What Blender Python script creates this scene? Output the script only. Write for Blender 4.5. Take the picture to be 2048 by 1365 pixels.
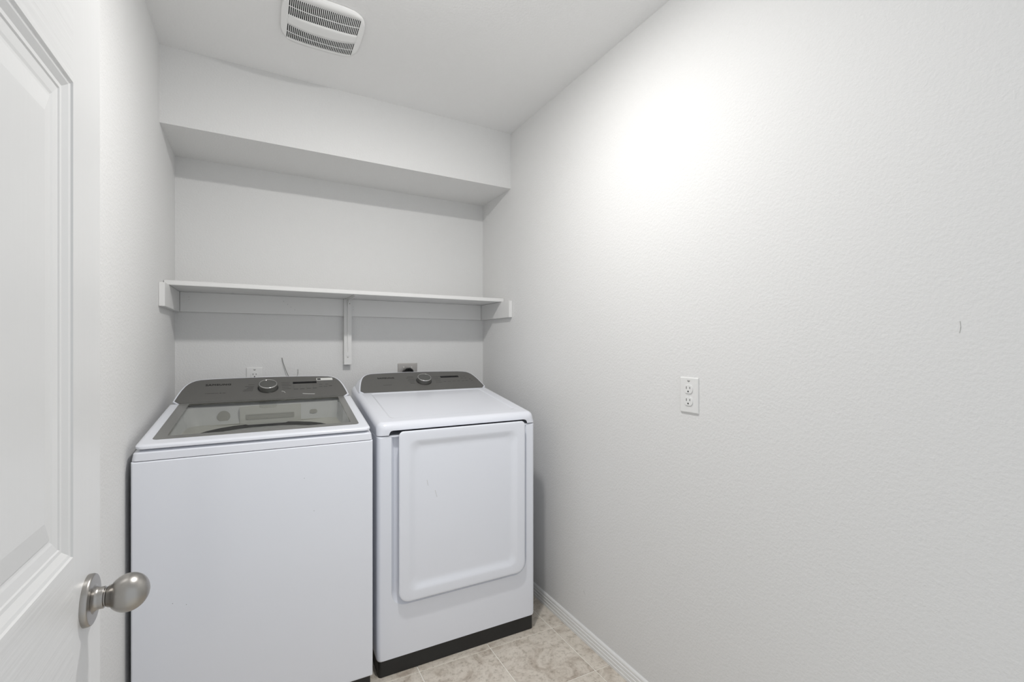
import bpy, bmesh, math, random
from mathutils import Vector, Matrix
PI = math.pi
C = bpy.context.scene.collection
for o in list(bpy.data.objects): bpy.data.objects.remove(o)

# ------------------------------------------------------------------ camera, light, exposure
sc = bpy.context.scene
XL, XR, YB, YS, ZS, H = -0.347, 1.217, 2.578, 2.2138, 2.1347, 2.44
YF = 0.10                                   # inner face of the wall holding the doorway
cd = bpy.data.cameras.new('camera'); cam = bpy.data.objects.new('camera', cd); C.objects.link(cam)
cam.location = (0, 0, 1.2677); cam.rotation_euler = (PI/2, 0, -0.505396)
cd.sensor_width = 36; cd.lens = 907.04/2048*36; cd.shift_y = 6.6/2048; cd.clip_start = 0.01
sc.camera = cam
sc.view_settings.view_transform = 'Standard'; sc.view_settings.look = 'None'
sc.view_settings.gamma = 1; sc.view_settings.use_curve_mapping = False
sc.view_settings.exposure = -0.10
w = bpy.data.worlds.new('world'); sc.world = w; w.use_nodes = True
w.node_tree.nodes['Background'].inputs[0].default_value = (0.92, 0.958, 1, 1)
w.node_tree.nodes['Background'].inputs[1].default_value = 0.84
LAMP = 550.0                                # emission of the flush ceiling lamp's diffuser
# ------------------------------------------------------------------ helpers
def mat(name, col, rough=0.5, metal=0.0, bump=None, coat=0.0, spec=None, aniso=None):
    m = bpy.data.materials.new(name); m.use_nodes = True
    n = m.node_tree.nodes; l = m.node_tree.links; b = n['Principled BSDF']
    b.inputs['Base Color'].default_value = (*col, 1); b.inputs['Roughness'].default_value = rough
    b.inputs['Metallic'].default_value = metal; b.inputs['Coat Weight'].default_value = coat
    if spec is not None: b.inputs['Specular IOR Level'].default_value = spec
    if bump:
        scale, detail, strength, dist, stretch = bump
        tc = n.new('ShaderNodeTexCoord'); mp = n.new('ShaderNodeMapping'); mp.inputs['Scale'].default_value = stretch
        nz = n.new('ShaderNodeTexNoise'); nz.inputs['Scale'].default_value = scale; nz.inputs['Detail'].default_value = detail
        bp = n.new('ShaderNodeBump'); bp.inputs['Strength'].default_value = strength; bp.inputs['Distance'].default_value = dist
        l.new(tc.outputs['Object'], mp.inputs[0]); l.new(mp.outputs[0], nz.inputs[0])
        l.new(nz.outputs[0], bp.inputs['Height']); l.new(bp.outputs[0], b.inputs['Normal'])
    return m
WALLC = (0.76, 0.759, 0.753)
M = {}
M['wall'] = mat('painted_wall', WALLC, 0.85, spec=0.25, bump=(140, 3, 0.5, 0.0027, (1, 1, 1)))
M['ceiling'] = mat('painted_ceiling', (0.87, 0.868, 0.862), 0.8, bump=(120, 2.5, 0.4, 0.0025, (1, 1, 1)))
M['trim'] = mat('satin_white_paint', (0.82, 0.82, 0.81), 0.35)
M['shelf'] = mat('semigloss_shelf_paint', (0.78, 0.778, 0.768), 0.5, bump=(60, 2, 0.1, 0.001, (1, 1, 1)))
M['door_v'] = mat('door_paint_upright_grain', (0.73, 0.73, 0.725), 0.38, bump=(60, 3, 0.35, 0.0012, (1, 1.6, 0.035)))
M['door_h'] = mat('door_paint_level_grain', (0.73, 0.73, 0.725), 0.38, bump=(60, 3, 0.6, 0.0016, (1, 0.06, 1.6)))
M['door'] = mat('door_paint_smooth', (0.75, 0.75, 0.745), 0.35)
M['enamel'] = mat('cool_white_enamel', (0.86, 0.885, 0.95), 0.25, coat=0.3)
M['enamel_top'] = mat('cool_white_plastic', (0.80, 0.82, 0.88), 0.22, coat=0.3)
M['panel'] = mat('dark_grey_panel', (0.128, 0.126, 0.119), 0.35, bump=(900, 1, 0.05, 0.0002, (1, 1, 1)))
M['bezel'] = mat('grey_printed_glass', (0.17, 0.17, 0.16), 0.18)
M['ink'] = mat('black_ink', (0.012, 0.012, 0.012), 0.4)
M['greyink'] = mat('grey_ink', (0.045, 0.045, 0.043), 0.4)
M['display'] = mat('display_black', (0.004, 0.004, 0.005), 0.15)
M['chrome'] = mat('chrome', (0.8, 0.8, 0.79), 0.12, 1.0)
M['nickel'] = mat('satin_nickel', (0.40, 0.385, 0.365), 0.3, 1.0, bump=(40, 2, 0.06, 0.0003, (25, 1, 1)))
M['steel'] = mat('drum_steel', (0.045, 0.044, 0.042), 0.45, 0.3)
M['plate_steel'] = mat('brushed_plate_steel', (0.50, 0.48, 0.46), 0.38, 1.0, bump=(300, 2, 0.1, 0.0003, (1, 1, 1)))
M['knobtop'] = mat('knob_cap_grey', (0.20, 0.20, 0.19), 0.3, 0.6)
M['knobside'] = mat('knob_skirt', (0.06, 0.06, 0.058), 0.3, 0.5)
M['toe'] = mat('black_toe_plastic', (0.018, 0.018, 0.018), 0.5)
M['rubber'] = mat('black_rubber', (0.012, 0.012, 0.012), 0.3)
M['plastic'] = mat('white_plate_plastic', (0.78, 0.78, 0.77), 0.3)
M['slot'] = mat('dark_slot', (0.03, 0.03, 0.028), 0.7)
M['sticker'] = mat('white_sticker', (0.75, 0.75, 0.73), 0.5)
M['tubwhite'] = mat('tub_plastic', (0.74, 0.745, 0.74), 0.45)
M['tubgrey'] = mat('tub_grey_print', (0.47, 0.47, 0.455), 0.5)
M['wire'] = mat('grey_wire', (0.28, 0.28, 0.27), 0.5)
M['smudge'] = mat('wall_scuff', (0.47, 0.465, 0.45), 0.6)
M['grout'] = mat('pale_joint', (0.95, 0.92, 0.86), 0.6)
M['fanshade'] = mat('vent_painted_shade', (0.008, 0.008, 0.008), 0.8)  # near-black colour stands in for shade inside the vent
M['fan'] = mat('vent_white_plastic', (0.90, 0.90, 0.89), 0.4)

def glass_mat():
    m = bpy.data.materials.new('tinted_lid_glass'); m.use_nodes = True
    n = m.node_tree.nodes; l = m.node_tree.links; n.clear()
    out = n.new('ShaderNodeOutputMaterial'); mx = n.new('ShaderNodeMixShader'); fr = n.new('ShaderNodeFresnel')
    tr = n.new('ShaderNodeBsdfTransparent'); gl = n.new('ShaderNodeBsdfGlossy')
    fr.inputs[0].default_value = 1.25; tr.inputs[0].default_value = (0.70, 0.70, 0.655, 1); gl.inputs['Roughness'].default_value = 0.04
    l.new(fr.outputs[0], mx.inputs[0]); l.new(tr.outputs[0], mx.inputs[1]); l.new(gl.outputs[0], mx.inputs[2]); l.new(mx.outputs[0], out.inputs[0])
    return m
M['glass'] = glass_mat()

def tile_mat():
    m = mat('mottled_beige_tile', (0.4, 0.36, 0.31), 0.42)
    n = m.node_tree.nodes; l = m.node_tree.links; b = n['Principled BSDF']
    tc = n.new('ShaderNodeTexCoord'); oi = n.new('ShaderNodeObjectInfo')
    ad = n.new('ShaderNodeVectorMath'); ad.operation = 'MULTIPLY_ADD'; ad.inputs[1].default_value = (1, 1, 1)
    sc_ = n.new('ShaderNodeVectorMath'); sc_.operation = 'SCALE'; sc_.inputs['Scale'].default_value = 37
    cb = n.new('ShaderNodeCombineXYZ')
    l.new(oi.outputs['Random'], cb.inputs[0]); l.new(oi.outputs['Random'], cb.inputs[1]); l.new(cb.outputs[0], sc_.inputs[0])
    l.new(tc.outputs['Object'], ad.inputs[0]); l.new(sc_.outputs[0], ad.inputs[2])
    n1 = n.new('ShaderNodeTexNoise'); n1.inputs['Scale'].default_value = 7.5; n1.inputs['Detail'].default_value = 8
    n1.inputs['Roughness'].default_value = 0.68; n1.inputs['Distortion'].default_value = 1.6
    n2 = n.new('ShaderNodeTexNoise'); n2.inputs['Scale'].default_value = 48; n2.inputs['Detail'].default_value = 6; n2.inputs['Roughness'].default_value = 0.75
    r1 = n.new('ShaderNodeValToRGB'); e = r1.color_ramp.elements
    e[0].position = 0.34; e[0].color = (0.50, 0.43, 0.36, 1); e[1].position = 0.66; e[1].color = (0.77, 0.71, 0.63, 1)
    x = e.new(0.5); x.color = (0.70, 0.64, 0.56, 1)
    r2 = n.new('ShaderNodeValToRGB'); f = r2.color_ramp.elements
    f[0].position = 0.30; f[0].color = (0.56, 0.53, 0.49, 1); f[1].position = 0.50; f[1].color = (1, 1, 1, 1)
    mx = n.new('ShaderNodeMix'); mx.data_type = 'RGBA'; mx.blend_type = 'MULTIPLY'; mx.inputs[0].default_value = 1
    l.new(ad.outputs[0], n1.inputs[0]); l.new(ad.outputs[0], n2.inputs[0])
    l.new(n1.outputs[0], r1.inputs[0]); l.new(n2.outputs[0], r2.inputs[0])
    l.new(r1.outputs[0], mx.inputs[6]); l.new(r2.outputs[0], mx.inputs[7]); l.new(mx.outputs[2], b.inputs['Base Color'])
    bp = n.new('ShaderNodeBump'); bp.inputs['Strength'].default_value = 0.25; bp.inputs['Distance'].default_value = 0.001
    l.new(n2.outputs[0], bp.inputs['Height']); l.new(bp.outputs[0], b.inputs['Normal'])
    return m
M['tile'] = tile_mat()

def link(name, bm, m, parent=None, smooth=True, angle=35):
    me = bpy.data.meshes.new(name)
    bmesh.ops.remove_doubles(bm, verts=bm.verts, dist=1e-6)
    bmesh.ops.recalc_face_normals(bm, faces=bm.faces)
    if smooth:
        for f in bm.faces: f.smooth = True
        for e in bm.edges:
            if len(e.link_faces) == 2 and e.calc_face_angle(0) > math.radians(angle): e.smooth = False
    bm.to_mesh(me); bm.free()
    for k in (m if isinstance(m, list) else [m]): me.materials.append(M[k])
    o = bpy.data.objects.new(name, me); C.objects.link(o)
    if parent: o.parent = parent
    if smooth: wn = o.modifiers.new('weighted', 'WEIGHTED_NORMAL'); wn.keep_sharp = True; wn.weight = 90
    return o
def tag(o, label, cat, group=None):
    o['label'] = label; o['category'] = cat
    if group: o['group'] = group
    return o
def struct(name, bm, m, parent=None, smooth=False, label=None):
    o = link(name, bm, m, parent, smooth); o['kind'] = 'structure'
    if label: o['label'] = label
    return o
def empty(name, loc, rz=0):
    o = bpy.data.objects.new(name, None); C.objects.link(o); o.location = loc; o.rotation_euler = (0, 0, rz); o.empty_display_size = 0.1
    return o
def B(): return bmesh.new()
def box(bm, a, b, bev=0.0, seg=2):
    x0, y0, z0 = a; x1, y1, z1 = b
    vs = [bm.verts.new(p) for p in ((x0,y0,z0),(x1,y0,z0),(x1,y1,z0),(x0,y1,z0),(x0,y0,z1),(x1,y0,z1),(x1,y1,z1),(x0,y1,z1))]
    fs = [bm.faces.new([vs[i] for i in q]) for q in ((0,3,2,1),(4,5,6,7),(0,1,5,4),(1,2,6,5),(2,3,7,6),(3,0,4,7))]
    if bev: bmesh.ops.bevel(bm, geom=list({e for f in fs for e in f.edges}), offset=bev, segments=seg, affect='EDGES')
    return bm
def loft(bm, loops, cap0=False, cap1=True, closed=True):
    L = [[bm.verts.new(p) for p in lp] for lp in loops]
    n = len(L[0])
    for a, b in zip(L, L[1:]):
        for i in range(n if closed else n-1):
            j = (i+1) % n
            try: bm.faces.new((a[i], a[j], b[j], b[i]))
            except ValueError: pass
    if cap0: bm.faces.new(L[0])
    if cap1: bm.faces.new(L[-1])
    return L
def rr(cx, cy, hw, hh, r, k=6):
    """rounded rectangle, 4*(k+1) points, corner radii r (one or four: BR, TR, TL, BL)"""
    rs = r if isinstance(r, (tuple, list)) else (r,)*4
    pts = []
    for (sx, sy, a0, q) in ((1,-1,-PI/2,rs[0]), (1,1,0,rs[1]), (-1,1,PI/2,rs[2]), (-1,-1,PI,rs[3])):
        q = max(q, 1e-4)
        for i in range(k+1):
            a = a0+PI/2*i/k
            pts.append((cx+sx*(hw-q)+q*math.cos(a), cy+sy*(hh-q)+q*math.sin(a)))
    return pts
def lathe(bm, prof, fr, seg=40, cap0=True, cap1=True):
    """prof = [(r, h)], fr maps (u, v, h) to a point"""
    loops = [[fr(r*math.cos(2*PI*i/seg), r*math.sin(2*PI*i/seg), h) for i in range(seg)] for r, h in prof]
    loft(bm, loops, cap0, cap1)
def tube(bm, pts, r, seg=8):
    loops = []
    for i, p in enumerate(pts):
        p = Vector(p); d = (Vector(pts[min(i+1, len(pts)-1)])-Vector(pts[max(i-1, 0)])).normalized()
        u = d.orthogonal().normalized() if i == 0 else (pu - d*pu.dot(d)).normalized()
        pu = u; v = d.cross(u)
        loops.append([p+r*(math.cos(2*PI*k/seg)*u+math.sin(2*PI*k/seg)*v) for k in range(seg)])
    loft(bm, loops, True, True)
def extr(bm, prof, path):
    """profile points mapped at two ends: path = [f0, f1]"""
    loft(bm, [[f(*p) for p in prof] for f in path], True, True)
def text_obj(name, s, size, m, parent, mtx, sx=1.0, bold=0.0, shear=0.0):
    cu = bpy.data.curves.new(name, 'FONT'); cu.body = s; cu.size = size; cu.align_x = 'LEFT'; cu.align_y = 'BOTTOM_BASELINE'
    cu.extrude = 0.00015; cu.resolution_u = 3; cu.space_character = 1.12
    t = bpy.data.objects.new('tmp', cu); C.objects.link(t)
    bpy.context.view_layer.update()
    me = bpy.data.meshes.new_from_object(t.evaluated_get(bpy.context.evaluated_depsgraph_get()))
    bpy.data.objects.remove(t)
    b2 = bmesh.new()
    for dx, dy in ((0, 0), (bold, 0), (0, bold), (bold, bold)):
        mc = me.copy(); mc.transform(Matrix.Translation((dx, dy, 0))); b2.from_mesh(mc); bpy.data.meshes.remove(mc)
    b2.to_mesh(me); b2.free()
    me.transform(mtx @ Matrix.Diagonal((sx, 1, 1, 1)))
    me.materials.clear(); me.materials.append(M[m]); me.name = name
    o = bpy.data.objects.new(name, me); C.objects.link(o); o.parent = parent
    return o

# ------------------------------------------------------------------ the room
HX0, HX1, HY = -0.8, 1.7, -0.55              # the room stands open to a bright, wide space behind the camera
DX0, DX1, DH = -0.245, 0.53, 2.05           # doorway opening
T = 0.12
struct('wall_right', box(B(), (XR, YF-T, 0), (XR+T, YB+T, H)), 'wall', label='off-white textured right-hand wall with a white outlet')
struct('wall_left', box(B(), (XL-T, YF-T, 0), (XL, YB+T, H)), 'wall')
struct('wall_back', box(B(), (XL, YB, 0), (XR, YB+T, H)), 'wall')
struct('wall_soffit', box(B(), (XL, YS, ZS), (XR, YB, H)), 'wall', label='boxed soffit across the top of the back wall')
bm = B(); box(bm, (HX0, YF-T, 0), (DX0, YF, H)); struct('wall_front', bm, 'wall')
struct('ceiling', box(B(), (HX0-T, HY-T, H), (HX1+T, YB+T, H+T)), 'ceiling')
floor = struct('floor', box(B(), (HX0-T, HY-T, -T), (HX1+T, YB+T, -0.0025)), 'grout')

# floor tiles, 0.30 m, their cross joints running slightly out of square
TS, GAP = 0.30, 0.0045
def tile_shape():
    bm = B(); h = TS/2-GAP/2; sk = -0.040
    lo = [(x, y+sk*x, z) for x, y, z in ((-h,-h,-0.0025),(h,-h,-0.0025),(h,h,-0.0025),(-h,h,-0.0025))]
    md = [(x, y+sk*x, z) for x, y, z in ((-h,-h,-0.0007),(h,-h,-0.0007),(h,h,-0.0007),(-h,h,-0.0007))]
    q = h-0.0012
    hi = [(x, y+sk*x, z) for x, y, z in ((-q,-q,0),(q,-q,0),(q,q,0),(-q,q,0))]
    loft(bm, [lo, md, hi]); me = bpy.data.meshes.new('tile'); bm.to_mesh(me); bm.free(); me.materials.append(M['tile']); return me
tme = tile_shape()
def cut_tile(cx, cy, x0, x1):
    me = tme.copy()
    for v in me.vertices:
        wx = min(max(v.co.x+cx, x0), x1); v.co.y += -0.040*(wx-cx-v.co.x); v.co.x = wx-cx
    return me
for i in range(6):
    for j in range(-1, 8):
        cx = 1.137+TS/2-TS*i; cy = 1.686-0.040*(cx-1.137)+TS/2-TS*(4-j)+TS
        if cy > 2.53: continue
        me = tme
        if cx+TS/2 > XR or cx-TS/2 < XL: me = cut_tile(cx, cy, XL+0.002, XR-0.002)
        o = bpy.data.objects.new('tile', me); C.objects.link(o); o.parent = floor; o.location = (cx, cy, 0)

# baseboards: a low moulding with a rounded crown and grooves
BP = [(0,0),(0.0145,0),(0.0145,0.011),(0.0125,0.0125),(0.0125,0.0245),(0.010,0.0265),(0.0108,0.030),(0.0108,0.038),(0.0078,0.041),(0.0086,0.046),(0.0070,0.0515),(0.0035,0.0545),(0,0.0555)]
bm = B(); extr(bm, BP, [lambda a, z: (XR-a, YF+0.001, z), lambda a, z: (XR-a, YB-a, z)]); struct('baseboard_right', bm, 'trim', smooth=True)
bm = B(); extr(bm, BP, [lambda a, z: (XL+a, YF+0.001, z), lambda a, z: (XL+a, YB-a, z)]); struct('baseboard_left', bm, 'trim', smooth=True)
bm = B(); extr(bm, BP, [lambda a, z: (XL+a, YB-a, z), lambda a, z: (XR-a, YB-a, z)]); struct('baseboard_back', bm, 'trim', smooth=True)

# scuffs on the right-hand wall
wr = bpy.data.objects['wall_right']
def scuff(pts, wdt):
    bm = B()
    for (y0, z0), (y1, z1) in zip(pts, pts[1:]):
        d = Vector((y1-y0, z1-z0)); n = Vector((-d.y, d.x)).normalized()*wdt/2
        a = [(XR-0.0006, y0+n.x, z0+n.y), (XR-0.0006, y1+n.x*0.5, z1+n.y*0.5), (XR-0.0006, y1-n.x*0.5, z1-n.y*0.5), (XR-0.0006, y0-n.x, z0-n.y)]
        b = [(XR+0.001, p[1], p[2]) for p in a]
        loft(bm, [b, a])
    link('scuff_mark', bm, 'smudge', wr, False)
scuff([(0.3578, 1.3135), (0.3570, 1.302), (0.3585, 1.290)], 0.0010)
scuff([(1.560, 0.204), (1.549, 0.192)], 0.0018)
scuff([(1.4800, 0.305), (1.4785, 0.302)], 0.0022)

# ------------------------------------------------------------------ the open door on the left
DF, DT = -0.2072, 0.035                     # face plane, thickness
dy0, dy1, dz1 = 0.115, 0.877, 2.03
px0, px1 = dy0+0.109, 0.768
PAN = [(0.16, 0.62), (0.999, 1.598), (1.745, 1.925)]
bm = B()
def quad(y0, y1, z0, z1, mi, x=DF):
    f = bm.faces.new([bm.verts.new(p) for p in ((x,y0,z0),(x,y1,z0),(x,y1,z1),(x,y0,z1))]); f.material_index = mi
quad(dy0, px0, 0.008, dz1, 0); quad(px1, dy1, 0.008, dz1, 0)
zz = 0.008
for z0, z1 in PAN: quad(px0, px1, zz, z0, 1); zz = z1
quad(px0, px1, zz, dz1, 1)
PROF = [(0,0,2),(0.0015,0.0022,2),(0.0055,0.0032,2),(0.0125,0.0075,2),(0.0170,0.0078,2),(0.0185,0.0092,2),(0.024,0.0098,2),(0.0300,0.0105,2),(0.0335,0.0116,2),(0.037,0.0118,2),(0.0385,0.0105,0),(0.066,0.0062,0)]
for z0, z1 in PAN:
    L = []
    for d, e, mi in PROF: L.append([bm.verts.new((DF-e, y, z)) for y, z in ((px0+d, z0+d), (px1-d, z0+d), (px1-d, z1-d), (px0+d, z1-d))])
    for a, b, p in zip(L, L[1:], PROF[1:]):
        for i in range(4):
            f = bm.faces.new((a[i], a[(i+1)%4], b[(i+1)%4], b[i])); f.material_index = p[2]
    bm.faces.new(L[-1]).material_index = 0
XB = DF-DT
for q in (((DF,dy0,.008),(XB,dy0,.008),(XB,dy0,dz1),(DF,dy0,dz1)), ((DF,dy1,.008),(XB,dy1,.008),(XB,dy1,dz1),(DF,dy1,dz1)),
          ((XB,dy0,.008),(XB,dy1,.008),(XB,dy1,dz1),(XB,dy0,dz1)), ((DF,dy0,.008),(DF,dy1,.008),(XB,dy1,.008),(XB,dy0,.008)), ((DF,dy0,dz1),(DF,dy1,dz1),(XB,dy1,dz1),(XB,dy0,dz1))):
    bm.faces.new([bm.verts.new(p) for p in q]).material_index = 2
door = link('door_1', bm, ['door_v', 'door_h', 'door'], None, False); door['kind'] = 'structure'
door['label'] = 'white panelled door with embossed wood grain standing open at the left'
KY, KZ = 0.8205, 0.9185
fk = lambda u, v, h: (DF+h, KY+u, KZ+v)
bm = B(); lathe(bm, [(0.0335,0),(0.0335,0.0045),(0.0324,0.0068),(0.031,0.0075),(0.019,0.0078)], fk, 48); rose = None
kb = B()
ball = [(0.0125,0.0205),(0.0140,0.0225)]
for i in range(1, 20):
    a = PI*i/20; r = 0.0254*math.sin(a); hh = 0.0445-0.0235*math.cos(a)
    if r > 0.0140 or i > 8: ball.append((r, hh))
ball.append((0.0008, 0.068))
lathe(kb, ball, fk, 48)
knob = link('door_knob', kb, 'nickel', door, True, 60); knob['label'] = 'satin nickel egg-shaped knob'
link('rose_plate', bm, 'nickel', knob, True, 40)
bm = B(); lathe(bm, [(0.0205,0.0072),(0.0165,0.0090),(0.0148,0.0110),(0.0142,0.0135),(0.0142,0.0180),(0.0136,0.0188),(0.0118,0.0190),(0.0118,0.0250)], fk, 40)
link('knob_neck', bm, 'nickel', knob, True, 60)
for z in (0.25, 1.02, 1.80):
    bm = B(); lathe(bm, [(0.006,-0.045),(0.006,0.045)], lambda u, v, h: (XB-0.004+u, dy0-0.004+v, z+h), 16)
    link('hinge', bm, 'nickel', door)
bm = B()
box(bm, (DX0-0.001,YF-T,0), (DX0+0.012,YF-0.002,DH))
struct('trim_1', bm, 'trim', label='painted door jamb beside the hinges')

# ------------------------------------------------------------------ ceiling lamp (just above the frame) and exhaust fan
lamp = empty('ceiling_lamp', (0.44, 1.15, H)); tag(lamp, 'flat round lit lamp at the middle of the ceiling', 'lamp')
bm = B(); lathe(bm, [(0.085,-0.0005),(0.085,-0.014),(0.078,-0.022),(0.058,-0.0235),(0.056,-0.020)], lambda u, v, h: (u, v, h), 48); link('rim', bm, 'fan', lamp)
em = bpy.data.materials.new('lit_diffuser'); em.use_nodes = True; n = em.node_tree.nodes; n.clear()
e_ = n.new('ShaderNodeEmission'); o_ = n.new('ShaderNodeOutputMaterial'); em.node_tree.links.new(e_.outputs[0], o_.inputs[0])
e_.inputs[0].default_value = (1.0, 0.985, 0.965, 1); e_.inputs[1].default_value = LAMP; M['bulb'] = em
bm = B(); lathe(bm, [(0.0555,-0.0230),(0.0540,-0.0264),(0.046,-0.0291),(0.030,-0.0311),(0.012,-0.0318)], lambda u, v, h: (u, v, h), 40, False, True); link('diffuser', bm, 'bulb', lamp)

fan = empty('exhaust_fan', (0.199, 1.797, H)); tag(fan, 'white exhaust fan grille with slotted bands on the ceiling', 'exhaust fan')
FW, FH = 0.137, 0.143
def fz(u, v): return -0.0075-0.0165*max(0, 1-(abs(u)/FW)**2.6)*max(0, 1-(abs(v)/FH)**2.6) ** 1.0
def outv(u):                                # half height of the outline at u: bulging rounded square
    a = min(abs(u)/FW, 0.9999); return FH*(1-a**5.2)**(1/3.6)*(1.0-0.03*a*a)
cols = []; SX0, NS, PIT = -0.1155, 38, 0.231/37.56
xs = [-FW, -FW*0.995, -FW*0.98, -FW*0.955, -FW*0.92, -FW*0.88]
x = SX0
for i in range(NS):
    cols.append((x, x+PIT*0.56, True))
    if i < NS-1: cols.append((x+PIT*0.56, x+PIT, False))
    x += PIT
xe = cols[-1][1]
m0 = [(a, b, None) for a, b in zip(xs+[SX0], (xs+[SX0])[1:])]
m1 = [(a, b, None) for a, b in zip([xe]+[-q for q in reversed(xs)], ([xe]+[-q for q in reversed(xs)])[1:])]
def bands(u):
    a = abs(u)/FW; o = min(outv(u)-0.013, 0.1135-0.004*a*a)
    return (0.0345-0.011*a*a, 0.0715-0.003*a*a, 0.0745-0.003*a*a, o)
bmF, bmS = B(), B()
def strip(bm, a, b, fa, fb, nseg):
    """strip in u between a and b, v from fa=(lo,hi) at a to fb at b"""
    pa = [(a, fa[0]+(fa[1]-fa[0])*k/nseg) for k in range(nseg+1)]; pb = [(b, fb[0]+(fb[1]-fb[0])*k/nseg) for k in range(nseg+1)]
    va = [bm.verts.new((u, v, fz(u, v))) for u, v in pa]; vb = [bm.verts.new((u, v, fz(u, v))) for u, v in pb]
    for k in range(nseg): bm.faces.new((va[k], vb[k], vb[k+1], va[k+1]))
for a, b, kind in m0+cols+m1:
    if kind is None: strip(bmF, a, b, (-outv(a), outv(a)), (-outv(b), outv(b)), 14); continue
    A, Bb = bands(a), bands(b)
    strip(bmF, a, b, (-A[0], A[0]), (-Bb[0], Bb[0]), 4)
    for s in (-1, 1):
        strip(bmF, a, b, (s*A[3], s*outv(a)), (s*Bb[3], s*outv(b)), 2)
        if kind: strip(bmS, a, b, (s*A[1], s*A[2]), (s*Bb[1], s*Bb[2]), 1)
        else: strip(bmS, a, b, (s*A[0], s*A[3]), (s*Bb[0], s*Bb[3]), 6)
# the rim wraps back up to the ceiling
ring = [(u, outv(u)) for u in [-FW+2*FW*(0.5-0.5*math.cos(PI*k/40)) for k in range(41)]]
loop = ring+[(u, -v) for u, v in reversed(ring)]
loft(bmF, [[(u, v, fz(u, v)) for u, v in loop], [(u*1.004, v*1.004, -0.0045) for u, v in loop], [(u*0.995, v*0.995, -0.0005) for u, v in loop]], cap1=False)
g = link('grille', bmF, 'fan', fan, True, 40); md = g.modifiers.new('s', 'SOLIDIFY'); md.thickness = 0.0012; md.offset = 0
bmesh.ops.remove_doubles(bmS, verts=bmS.verts, dist=1e-6)
g = link('slats', bmS, 'fan', fan, False); md = g.modifiers.new('s', 'SOLIDIFY'); md.thickness = 0.0010; md.offset = 0; g['kind'] = 'stuff'
bm = B(); loft(bm, [[(a, b, z) for a, b in rr(0, 0, 0.124, 0.126, 0.04)] for z in (-0.0008, -0.0035)], True, True); link('housing', bm, 'fanshade', fan, False)  # flat black backing plate paints the shade of the hollow behind the slats

# ------------------------------------------------------------------ shelf
sh = empty('wall_shelf', ((XL+XR)/2, YB, 1.5105)); tag(sh, 'long white painted shelf on cleats above the washer and dryer', 'shelf')
def sp(bm): # world to local of the shelf
    bmesh.ops.translate(bm, verts=bm.verts, vec=(-(XL+XR)/2, -YB, -1.5105)); return bm
SF = 2.291
link('shelf_board', sp(box(B(), (XL+0.002, SF, 1.5105), (XR-0.002, YB-0.001, 1.5295), 0.0012)), 'shelf', sh, False)
link('back_cleat', sp(box(B(), (XL+0.021, YB-0.019, 1.4185), (XR-0.021, YB-0.0005, 1.510), 0.001)), 'shelf', sh, False)
link('side_cleat', sp(box(B(), (XL+0.0005, 2.194, 1.4165), (XL+0.020, YB-0.0005, 1.5095), 0.001)), 'shelf', sh, False)
link('side_cleat', sp(box(B(), (XR-0.020, 2.197, 1.4175), (XR-0.0005, YB-0.0005, 1.5095), 0.001)), 'shelf', sh, False)
BX = 0.4055
link('support_post', sp(box(B(), (BX-0.019, YB-0.036, 1.159), (BX+0.019, YB-0.0195, 1.5095), 0.001)), 'shelf', sh, False)
bm = B(); box(bm, (BX-0.019, YB-0.0195, 1.159), (BX+0.019, YB-0.0005, 1.418)); link('backing_strip', sp(bm), 'shelf', sh, False)
bm = B(); yb_ = YB-0.036
# bracket: upright leg with folded rib, arm under the board and the fillet between them
box(bm, (BX-0.0105, yb_-0.0025, 1.205), (BX+0.0105, yb_, 1.5075)); box(bm, (BX-0.0105, SF+0.012, 1.5073), (BX+0.0105, yb_, 1.5098))
rib = [(yb_, 1.215), (yb_-0.009, 1.25), (yb_-0.009, 1.465), (yb_-0.035, 1.497), (SF+0.03, 1.502), (SF+0.02, 1.5085), (yb_, 1.5085)]
loft(bm, [[(BX-0.002+s, y, z) for y, z in rib] for s in (0, 0.004)], True, True)
link('bracket', sp(bm), 'shelf', sh, False)
for z, dx in ((1.1985, 0), (1.485, 0.008)):
    bm = B(); lathe(bm, [(0.0036,0),(0.0034,0.0012),(0.002,0.002)], lambda u, v, h: (BX+dx+u, yb_-h-(0.0 if z < 1.3 else 0.0025), z+v), 14); link('screw', sp(bm), 'plate_steel', sh)
for x, z in ((XL+0.055,1.487),(XL+0.055,1.475),(0.10,1.485),(0.118,1.470),(0.133,1.457),(0.151,1.443),(BX+0.03,1.470),(BX+0.031,1.455),(0.865,1.452)):
    bm = B(); lathe(bm, [(0.0016,0),(0.0012,0.0006)], lambda u, v, h: (x+u, YB-0.019-h, z+v), 8); link('nail_head', sp(bm), 'smudge', sh)

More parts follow.
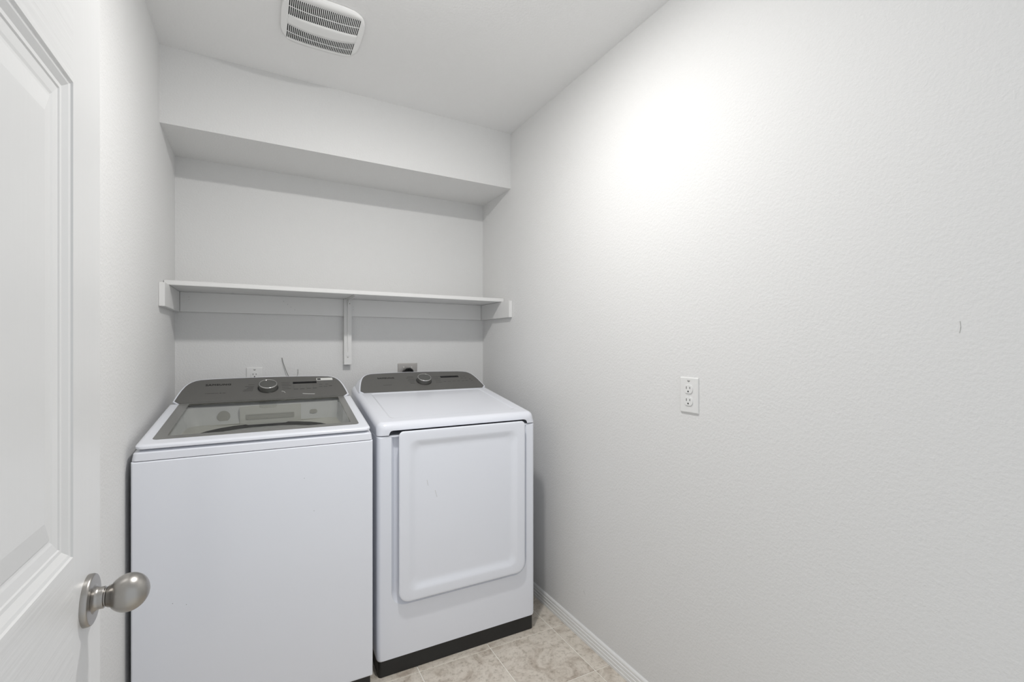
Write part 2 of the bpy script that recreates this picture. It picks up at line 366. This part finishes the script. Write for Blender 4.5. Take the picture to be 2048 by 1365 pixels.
# ------------------------------------------------------------------ outlets and wires
def plate(bm, cx, cz, hw, hh, fr, th=0.006, r=0.002):
    lo = [(cx, cz, hw, hh, r, 0.0002), (cx, cz, hw, hh, r, th*0.45), (cx, cz, hw-0.0015, hh-0.0015, r, th*0.8), (cx, cz, hw-0.004, hh-0.004, r, th)]
    loft(bm, [[fr(a, b, h) for a, b in rr(x, y, w_, h_, q, 3)] for x, y, w_, h_, q, h in lo])
def outlet(name, label, fr, cat='outlet', group=None):
    root = B(); plate(root, 0, 0, 0.0355, 0.0575, fr)
    r0 = empty(name, (0, 0, 0)); tag(r0, label, cat, group)
    link('cover_plate', root, 'plastic', r0, True, 30)
    for s in (1, -1):
        bm = B(); cz = s*0.0195
        prof = []
        for i in range(28):
            a = 2*PI*i/28; prof.append((0.0172*math.cos(a), max(-0.0142, min(0.0142, 0.0172*math.sin(a)))+cz))
        loft(bm, [[fr(a, b, h) for a, b in [(p[0]*k, (p[1]-cz)*k+cz) for p in prof]] for k, h in ((1.0, 0.005), (1.0, 0.0078), (0.96, 0.0085))])
        so = link('socket', bm, 'plastic', r0, True, 30)
        bm = B()
        for a, b, w_, h_ in ((-0.0065, 0.0045, 0.0011, 0.0042), (0.0065, 0.0045, 0.0011, 0.0034), (0, -0.0075, 0.0025, 0.0026)):
            loft(bm, [[fr(a+p, cz+b+q, h) for p, q in rr(0, 0, w_, h_, min(w_, h_)*0.5, 2)] for h in (0.006, 0.00865)])
        link('contact_slots', bm, 'slot', so, False)
    bm = B(); lathe(bm, [(0.0024,0.0055),(0.0022,0.0068)], lambda u, v, h: fr(u, v, h), 12); link('screw', bm, 'plastic', r0)
    bm = B(); loft(bm, [[fr(a, b, h) for a, b in ((-0.0062,0.0475),(0.0062,0.0475),(0.0035,0.0435),(0.0012,0.0422),(-0.0012,0.0422),(-0.0035,0.0435))] for h in (0.0055, 0.00625)])
    link('printed_mark', bm, 'wire', r0, False)
    return r0
OY, OZ = 1.0078, 1.1030
r0 = outlet('wall_outlet', 'white duplex outlet on the bare right-hand wall', lambda a, b, h: (-h, -a, b)); r0.location = (XR, OY, OZ)
r0 = outlet('wall_outlet', 'white outlet plate on the back wall behind the washer control panel', lambda a, b, h: (a, -h, b)); r0.location = (-0.028, YB, 1.096)

dp = empty('dryer_outlet', (0.738, YB, 1.102)); tag(dp, 'steel outlet plate with a black plug on the wall behind the dryer', 'outlet')
f = lambda a, b, h: (a, -h, b)
bm = B(); plate(bm, 0, 0, 0.0565, 0.0565, f, 0.005); link('cover_plate', bm, 'plate_steel', dp, True, 30)
for a in (-0.023, 0.023):
    bm = B(); lathe(bm, [(0.004,0.004),(0.004,0.0055),(0.003,0.0068)], lambda u, v, h: (a+u, -h, 0.0345+v), 14); link('screw', bm, 'chrome', dp)
bm = B(); lathe(bm, [(0.027,0.004),(0.027,0.006)], lambda u, v, h: (u, -h, v), 28); link('receptacle', bm, 'rubber', dp)
pl = empty('plug_and_cord', (0.738, YB, 1.102)); tag(pl, 'black dryer plug pushed into the steel outlet plate', 'plug')
bm = B(); lathe(bm, [(0.030,0.0065),(0.033,0.010),(0.033,0.020),(0.029,0.026),(0.026,0.034),(0.018,0.040)], lambda u, v, h: (u, -h, v-0.002), 32); link('plug_body', bm, 'rubber', pl)
bm = B(); tube(bm, [(-0.024,-0.016,0.008),(-0.014,-0.036,0.024),(0.002,-0.042,0.027),(0.016,-0.040,0.018),(0.024,-0.036,-0.002),(0.026,-0.038,-0.05),(0.025,-0.040,-0.12),(0.02,-0.040,-0.25)], 0.0065, 10); link('cord', bm, 'rubber', pl)

bm = B(); tube(bm, [(0.093,YB-0.004,1.1995),(0.097,YB-0.007,1.178),(0.104,YB-0.010,1.155),(0.112,YB-0.012,1.130),(0.122,YB-0.014,1.105),(0.130,YB-0.015,1.06),(0.132,YB-0.012,0.99)], 0.0017, 8)
o = link('loose_wire', bm, 'wire'); tag(o, 'thin grey wire poking up against the back wall behind the washer', 'wire')
bm = B(); tube(bm, [(0.1665,YB-0.003,1.139),(0.166,YB-0.008,1.120),(0.160,YB-0.012,1.10),(0.152,YB-0.014,1.05),(0.150,YB-0.012,0.98)], 0.0010, 8)
o = link('loose_wire', bm, 'wire'); tag(o, 'shorter finer wire right of the long one behind the washer', 'wire')

# ------------------------------------------------------------------ washer and dryer
W2 = 0.343
PYB, PZB, PDY, PDZ = 0.505, 1.034, 0.150, 0.079
PL = math.hypot(PDY, PDZ)
PM = Matrix(((1, 0, 0, 0), (0, PDY/PL, -PDZ/PL, PYB), (0, PDZ/PL, PDY/PL, PZB), (0, 0, 0, 1)))   # panel plane: (x, t, out)
def pp(x, t, h=0.0): return tuple(PM @ Vector((x, t, h)))
def outline(k=0.0):
    """control panel outline in (x, t), grown by k"""
    half = [(0.306, 0.0), (0.3215, 0.017), (0.3165, 0.050), (0.3085, 0.090), (0.3000, 0.120), (0.2920, 0.1385), (0.2820, 0.1520), (0.2690, 0.1620), (0.2520, 0.1680), (0.2200, 0.1715), (0.1500, 0.1745), (0.0700, 0.1765)]
    pts = half+[(0, 0.177)]+[(-x, t) for x, t in reversed(half)]
    pts = [(-x, t) for x, t in pts]         # orientation
    if not k: return pts
    out = []
    for i, p in enumerate(pts):
        a, b = Vector(pts[i-1]), Vector(pts[(i+1) % len(pts)])
        d = (b-a).normalized(); n_ = Vector((d.y, -d.x)); q = Vector(p)+n_*k
        if (q-Vector((0, 0.08))).length < (Vector(p)-Vector((0, 0.08))).length: q = Vector(p)-n_*k
        out.append((q.x, q.y))
    return out
def housing(parent):
    bm = B(); o0 = outline(0.0045); L = []
    L.append([pp(x, t, -0.001) for x, t in outline(0.0)])
    L.append([pp(x, t, 0.0003) for x, t in outline(0.0055)])
    L.append([pp(x, t, -0.0012) for x, t in outline(0.0078)])
    L.append([pp(x, t, -0.006) for x, t in outline(0.0090)])
    rear = []
    for f_, yy, gx, dz in ((0.35, 0.640, 0.010, 0.002), (0.7, 0.672, 0.017, -0.004), (1.0, 0.700, 0.021, -0.013)):
        lp = []
        for x, t in outline(0.0090):
            p = Vector(pp(x, t, -0.006)); k = t/0.177
            yt = max(p.y, PYB+(yy-PYB)*1.0) if True else p.y
            z = PZB-0.075*(1-k)*f_ + (p.z-PZB)*1.0 + dz*k
            xx = math.copysign(min(abs(p.x)+gx*(1-0.45*k)*(1 if abs(p.x) > 0.2 else 0.3), W2-0.0005), p.x)
            lp.append((xx, max(yt, p.y+0.002), z))
        L.append(lp)
    loft(bm, L, False, True)
    return link('console_housing', bm, 'enamel_top', parent, True, 28)
def control_panel(parent):
    bm = B(); loft(bm, [[pp(x, t, h) for x, t in outline(k)] for k, h in ((0, -0.001), (0, 0.0012), (-0.001, 0.0016))])
    return link('control_panel', bm, 'panel', parent, True, 30)
def dial(parent, x, t):
    fr = lambda u, v, h: pp(x+u, t+v, h)
    bm = B(); lathe(bm, [(0.0405,0.0012),(0.0405,0.0024),(0.0385,0.0030),(0.0375,0.0022),(0.034,0.0022)], fr, 48)
    d = link('control_dial', bm, 'knobside', parent, True, 40)
    bm = B(); lathe(bm, [(0.0362,0.002),(0.0358,0.006),(0.0348,0.0225),(0.0340,0.0235)], fr, 48, True, True); link('dial_grip', bm, 'knobtop', d, True, 40)
    bm = B(); lathe(bm, [(0.0352,0.0205),(0.0356,0.0230),(0.0347,0.0248),(0.0328,0.0250),(0.0322,0.0242)], fr, 48, False, False); link('dial_rim', bm, 'chrome', d, True, 60)
    bm = B(); lathe(bm, [(0.0325,0.0236),(0.0325,0.0244),(0.02,0.0240)], fr, 48); link('dial_cap', bm, 'knobtop', d, True, 40)
def bars(name, m, parent, lst, h=0.0022):
    bm = B()
    for x, t, w_, th in lst: loft(bm, [[pp(a, b, q) for a, b in ((x, t), (x+w_, t), (x+w_, t+th), (x, t+th))] for q in (0.001, h)])
    return link(name, bm, m, parent, False)
def brand(parent, x, t, size, sx):
    m = PM @ Matrix.Translation((x, t, 0.00175))
    text_obj('lettering', 'SAMSUNG', size, 'ink', parent, m, sx, 0.0008)
def toe_kick(parent, z1):
    bm = B(); loft(bm, [[(a, b, z) for a, b in rr(0, 0.345, W2-0.006, 0.337, 0.012, 4)] for z in (0.001, z1+0.004)], True, True)
    t = link('toe_kick', bm, 'toe', parent, True, 30); t['label'] = 'black plinth'
random.seed(4)
def print_rows(parent, x0, rows, w_, side):
    lst = []
    for i, t in enumerate(rows):
        n_ = w_[i % len(w_)]
        lst.append((x0+(0 if side > 0 else -n_)+side*0.001*i*1.0, t, n_, 0.0022))
    bars('cycle_marks', 'greyink', parent, lst, 0.0018)

# ---- washer
wa = empty('washing_machine', (0.010, 1.682, 0), -0.027); tag(wa, 'white top-loading washer with glass lid, left of the dryer', 'washing machine')
toe_kick(wa, 0.075)
bm = B()
def front_loop(y, ins, z0, z1, r): return [(a, y, b) for a, b in rr(0, (z0+z1)/2, W2-ins, (z1-z0)/2-ins, r)]
loft(bm, [front_loop(0.70, 0.0, 0.0735, 0.9235, 0.003), front_loop(0.006, 0, 0.0735, 0.9235, 0.003), front_loop(0.002, 0.0015, 0.0735, 0.9235, 0.003), front_loop(0.0, 0.005, 0.0735, 0.9235, 0.003)], True, True)
link('cabinet', bm, 'enamel', wa, True, 25)
for x, z in ((0.118, 0.815), (0.148, 0.700), (-0.243, 0.487), (-0.209, 0.475)):
    bm = B(); lathe(bm, [(0.0011,-0.0002),(0.0009,0.0004)], lambda u, v, h: (x+u-0.0, -h, z+v), 8); link('paint_chip', bm, 'wire', wa)
LZ = lambda y: 0.968+0.1307*y               # lid top plane
def plan(ins, zf, r=0.02, y0=0.0, y1=0.70, hw=None):
    return [(a, b, zf(b)) for a, b in rr(0, (y0+y1)/2, (hw or W2)-ins, (y1-y0)/2-ins, r)]
bm = B()
lp = [plan(0.0025, lambda y: 0.9237, 0.012), plan(0.0008, lambda y: 0.9248, 0.012), plan(0.0035, lambda y: max(0.9455, LZ(y)-0.030) if y > 0.05 else 0.9455, 0.012),
      plan(0.0055, lambda y: max(0.9475, LZ(y)-0.027) if y > 0.05 else 0.9475, 0.012), plan(0.016, lambda y: max(0.953, LZ(y)-0.018) if y > 0.05 else 0.953, 0.015)]
rim = lambda ins, f: [(a, b, f(b)) for a, b in rr(0, 0.267, 0.292-ins, 0.232-ins, 0.045)]
lp += [rim(0, lambda y: LZ(y)-0.016), rim(0.004, lambda y: LZ(y)-0.019), rim(0.010, lambda y: 0.954+0.045*y), rim(0.022, lambda y: 0.945)]
loft(bm, lp, False, False)
link('top_frame', bm, 'enamel_top', wa, True, 30)
TC = (0.0, 0.258)
bm = B()
circ = lambda r, z: [(a, b, z) for a, b in rr(TC[0], TC[1], r, r, r-1e-5)]
loft(bm, [rim(0.022, lambda y: 0.945), rim(0.026, lambda y: 0.943), circ(0.2320, 0.9405), circ(0.2305, 0.9400), circ(0.2302, 0.9390)], False, False)
link('tub_cover', bm, 'tubwhite', wa, True, 40)
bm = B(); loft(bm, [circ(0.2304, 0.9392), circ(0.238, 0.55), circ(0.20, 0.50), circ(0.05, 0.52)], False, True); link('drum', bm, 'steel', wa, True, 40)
# detergent drawer on the rear wall of the opening
bm = B(); box(bm, (-0.100, 0.474, 0.935), (0.128, 0.4985, 1.010), 0.002); dd = link('detergent_drawer', bm, 'tubwhite', wa, True, 30)
bm = B(); loft(bm, [[(a, y, b) for a, b in rr(0.012, 0.968, w_, h_, 0.003, 3)] for w_, h_, y in ((0.090, 0.011, 0.4745), (0.090, 0.011, 0.4725), (0.084, 0.007, 0.4722), (0.084, 0.006, 0.4735))]); link('drawer_grip', bm, 'tubgrey', dd, True, 30)
bm = B(); lathe(bm, [(0.0225,0),(0.0225,0.0015)], lambda u, v, h: (-0.155+u, 0.4835-h, 0.976+v), 28); link('printed_badge', bm, 'tubgrey', wa)
bm = B(); loft(bm, [[(0.178+a, y, 0.975+b) for a, b in rr(0, 0, 0.015, 0.0085, 0.008, 4)] for y in (0.4835, 0.482)]); link('printed_badge', bm, 'tubgrey', wa, False)
# the lid: white frame round a tinted pane
lid_out = lambda ins, dz: [(a, b, LZ(b)+dz) for a, b in rr(0, 0.2550, 0.3365-ins, 0.2500-ins, (0.022, 0.004, 0.004, 0.022))]
gl_o = lambda ins, dz: [(a, b, LZ(b)+dz) for a, b in rr(0, (0.054+0.503)/2, 0.3045-ins, (0.503-0.054)/2-ins, (0.016, 0.006, 0.006, 0.016))]
win = lambda ins, dz: [(a, b, LZ(b)+dz) for a, b in rr(0.004, (0.083+0.490)/2, 0.2745-ins, (0.490-0.083)/2-ins, (0.010, 0.008, 0.008, 0.010))]
bm = B(); loft(bm, [gl_o(0, -0.014), lid_out(0.012, -0.014), lid_out(0.003, -0.0125), lid_out(0, -0.0105), lid_out(0.0, -0.005), lid_out(0.0025, -0.0018), lid_out(0.008, -0.0002), lid_out(0.014, 0), gl_o(0, 0), gl_o(0, -0.014)], False, False)
lid = link('lid', bm, 'enamel_top', wa, True, 40)
bm = B(); loft(bm, [gl_o(0.0006, -0.006), gl_o(0.0006, 0.0004), gl_o(0.002, 0.0010), win(0, 0.0010), win(0, -0.006)], False, False); link('lid_glass_border', bm, 'bezel', lid, True, 30)
bm = B(); f_ = bm.faces.new([bm.verts.new(p) for p in win(-0.0002, 0.0004)]); g = link('lid_glass', bm, 'glass', lid, False)
housing(wa); cp = control_panel(wa)
dial(cp, 0.0015, 0.086)
brand(cp, -0.2325, 0.1195, 0.0195, 0.96)
bars('model_print', 'greyink', cp, [(-0.227+0.0068*i, 0.0595, 0.0050+0.0015*((i*7) % 2), 0.0030) for i in range(7)]+[(-0.176, 0.0585, 0.006, 0.005), (-0.166, 0.0595, 0.011, 0.003)], 0.0018)
print_rows(cp, -0.052, (0.1165, 0.1035, 0.094, 0.0865, 0.077, 0.0685), (0.023, 0.034, 0.022, 0.026, 0.033, 0.037), -1)
print_rows(cp, 0.053, (0.125, 0.112, 0.100, 0.086, 0.073), (0.035, 0.032, 0.038, 0.027, 0.034), 1)
bars('display', 'display', cp, [(0.1000, 0.1125, 0.0995, 0.0165)], 0.0019)
bars('button_print', 'greyink', cp, [(0.104+0.026*i, 0.0665+0.001*i, 0.016, 0.004) for i in range(4)]+[(0.103+0.0265*i, 0.062, 0.0006, 0.040) for i in range(4)]+[(0.208, 0.0990, 0.016, 0.003), (0.235, 0.0995, 0.014, 0.003), (0.208, 0.081, 0.014, 0.003), (0.228, 0.081, 0.015, 0.003), (0.251, 0.083, 0.013, 0.005)], 0.0017)
bars('energy_sticker', 'sticker', cp, [(0.2005, 0.1350, 0.0700, 0.0200)], 0.0022); bars('sticker_patch', 'ink', cp, [(0.2035, 0.1385, 0.0150, 0.0130)], 0.0025)
def scratch(pts):
    bm = B(); tube(bm, [pp(x, t, 0.0019) for x, t in pts], 0.0010, 6); link('scratch', bm, 'sticker', cp)
scratch([(0.054, 0.0555), (0.060, 0.0545), (0.0655, 0.049), (0.068, 0.042)])
scratch([(0.137, 0.030), (0.150, 0.0265), (0.170, 0.0235), (0.186, 0.022)])

# ---- dryer
dr = empty('tumble_dryer', (0.7252, 1.728, 0), -0.0285); tag(dr, 'white front-door dryer with raised rear control panel, beside the right-hand wall', 'dryer')
toe_kick(dr, 0.060)
bm = B()
fl = lambda y, ins, r=0.006: [(a, y, b) for a, b in rr(0, (0.0605+0.919)/2, W2-ins, (0.919-0.0605)/2-ins*0.4, (r+0.004, r, r, r+0.004))]
rc = lambda y, ins: [(a, y, b) for a, b in rr(0.004, (0.262+0.925)/2, 0.294-ins, (0.925-0.262)/2-ins, (0.055, 0.002, 0.002, 0.055))]
rcc = lambda y, ins: [(a, y, min(b, 0.9170)) for a, b in [(p[0], p[2]) for p in rc(y, ins)]]
loft(bm, [fl(0.70, 0), fl(0.022, 0), fl(0.011, 0.002), fl(0.004, 0.007), fl(0.0, 0.015), rcc(0.0, 0), rcc(0.003, 0.002), rcc(0.016, 0.012), rcc(0.018, 0.018)], True, True)
link('cabinet', bm, 'enamel', dr, True, 30)
# door
DZ0, DZ1, DHW, DCX = 0.2790, 0.9345, 0.2735, 0.0075
q_ = lambda a, ins: max(0.004, a-ins*0.6) if ins < 0.02 else 0.032
dl = lambda y, ins, ex=0.0: [(a, y, b) for a, b in rr(DCX, (DZ0+DZ1)/2, DHW-ins, (DZ1-DZ0)/2-ins, (q_(0.042, ins), q_(0.018, ins), q_(0.018, ins), q_(0.042, ins)))]
bm = B(); loft(bm, [dl(0.016, 0.010), dl(0.0, 0.006), dl(-0.014, 0.001), dl(-0.0175, 0), dl(-0.0205, 0.001), dl(-0.0218, 0.004), dl(-0.0222, 0.010),
    dl(-0.0220, 0.034), dl(-0.0205, 0.042), dl(-0.0175, 0.050), dl(-0.0145, 0.058), dl(-0.0130, 0.066), dl(-0.0126, 0.076)], True, True)
dd = link('door', bm, 'enamel', dr, True, 50)
for pts in ([(-0.122, 0.690), (-0.114, 0.662)], [(-0.155, 0.735), (-0.150, 0.712)]):
    bm = B(); tube(bm, [(x, -0.0127, z) for x, z in pts], 0.0005, 6); link('scratch', bm, 'smudge', dd)
# top cap
TZ = lambda y: 0.9655+0.1356*y
R_ = 0.026
XN = (-0.300, -0.2965, -0.292, -0.284, 0.288, 0.296, 0.3005, 0.304)
ZN = (0.9195, 0.928, 0.9345, 0.9368, 0.9368, 0.9345, 0.928, 0.9195)
def planx(ins, zf, r, zn=None):
    if ins > 0.002: r = max(0.032-ins, 0.010)
    k = min(1, (W2-ins-r-0.002)/0.3045)
    p = plan(ins, zf, r); z = p[0][2]; y = p[0][1]
    return p+[(x*k, y, (q+zn) if zn is not None else z) for x, q in zip(XN, ZN)]
bm = B(); lp = [planx(0.0015, lambda y: 0.9195, 0.020, 0.0), planx(0.0, lambda y: 0.9205, 0.020, 0.001)]
for i in range(0, 9):
    a = PI/2*i/8; lp.append(planx(R_*(1-math.cos(a)), lambda y, a=a: TZ(y)-R_*(1-math.sin(a)), 0.032))
lp.append(planx(0.040, TZ, 0.02))
ins_ = lambda k, dz: [(a, b, TZ(b)+dz) for a, b in rr(0, (0.068+0.494)/2, 0.283-k, (0.494-0.068)/2-k, 0.020)]
inx = lambda k, dz: ins_(k, dz)+[(x*0.86, 0.068+k, TZ(0.068+k)+dz) for x in XN]
lp += [inx(0, 0), inx(0.003, -0.0006), inx(0.007, -0.0024), inx(0.011, -0.003)]
loft(bm, lp, False, True); link('top_cap', bm, 'enamel_top', dr, True, 50)
housing(dr); cp = control_panel(dr)
dial(cp, 0.0070, 0.086)
brand(cp, -0.2260, 0.1190, 0.0185, 0.93)
bars('model_print', 'greyink', cp, [(-0.206+0.0058*i, 0.0575, 0.0046, 0.0030) for i in range(7)], 0.0018)
print_rows(cp, -0.040, (0.128, 0.117, 0.103, 0.091, 0.080, 0.066), (0.033, 0.040, 0.030, 0.034, 0.026, 0.024), -1)
print_rows(cp, 0.064, (0.123, 0.111, 0.098, 0.082, 0.067), (0.034, 0.026, 0.034, 0.030, 0.034), 1)
bars('display', 'display', cp, [(0.1060, 0.1105, 0.1030, 0.0175)], 0.0019)
bars('button_print', 'greyink', cp, [(0.110+0.026*i, 0.071, 0.015, 0.0025) for i in range(4)]+[(0.218, 0.1170, 0.010, 0.003), (0.234, 0.1185, 0.014, 0.003), (0.216, 0.099, 0.014, 0.003), (0.238, 0.099, 0.012, 0.003), (0.214, 0.070, 0.014, 0.003), (0.236, 0.072, 0.014, 0.003), (0.262, 0.086, 0.010, 0.004), (0.268, 0.072, 0.009, 0.003)], 0.0017)
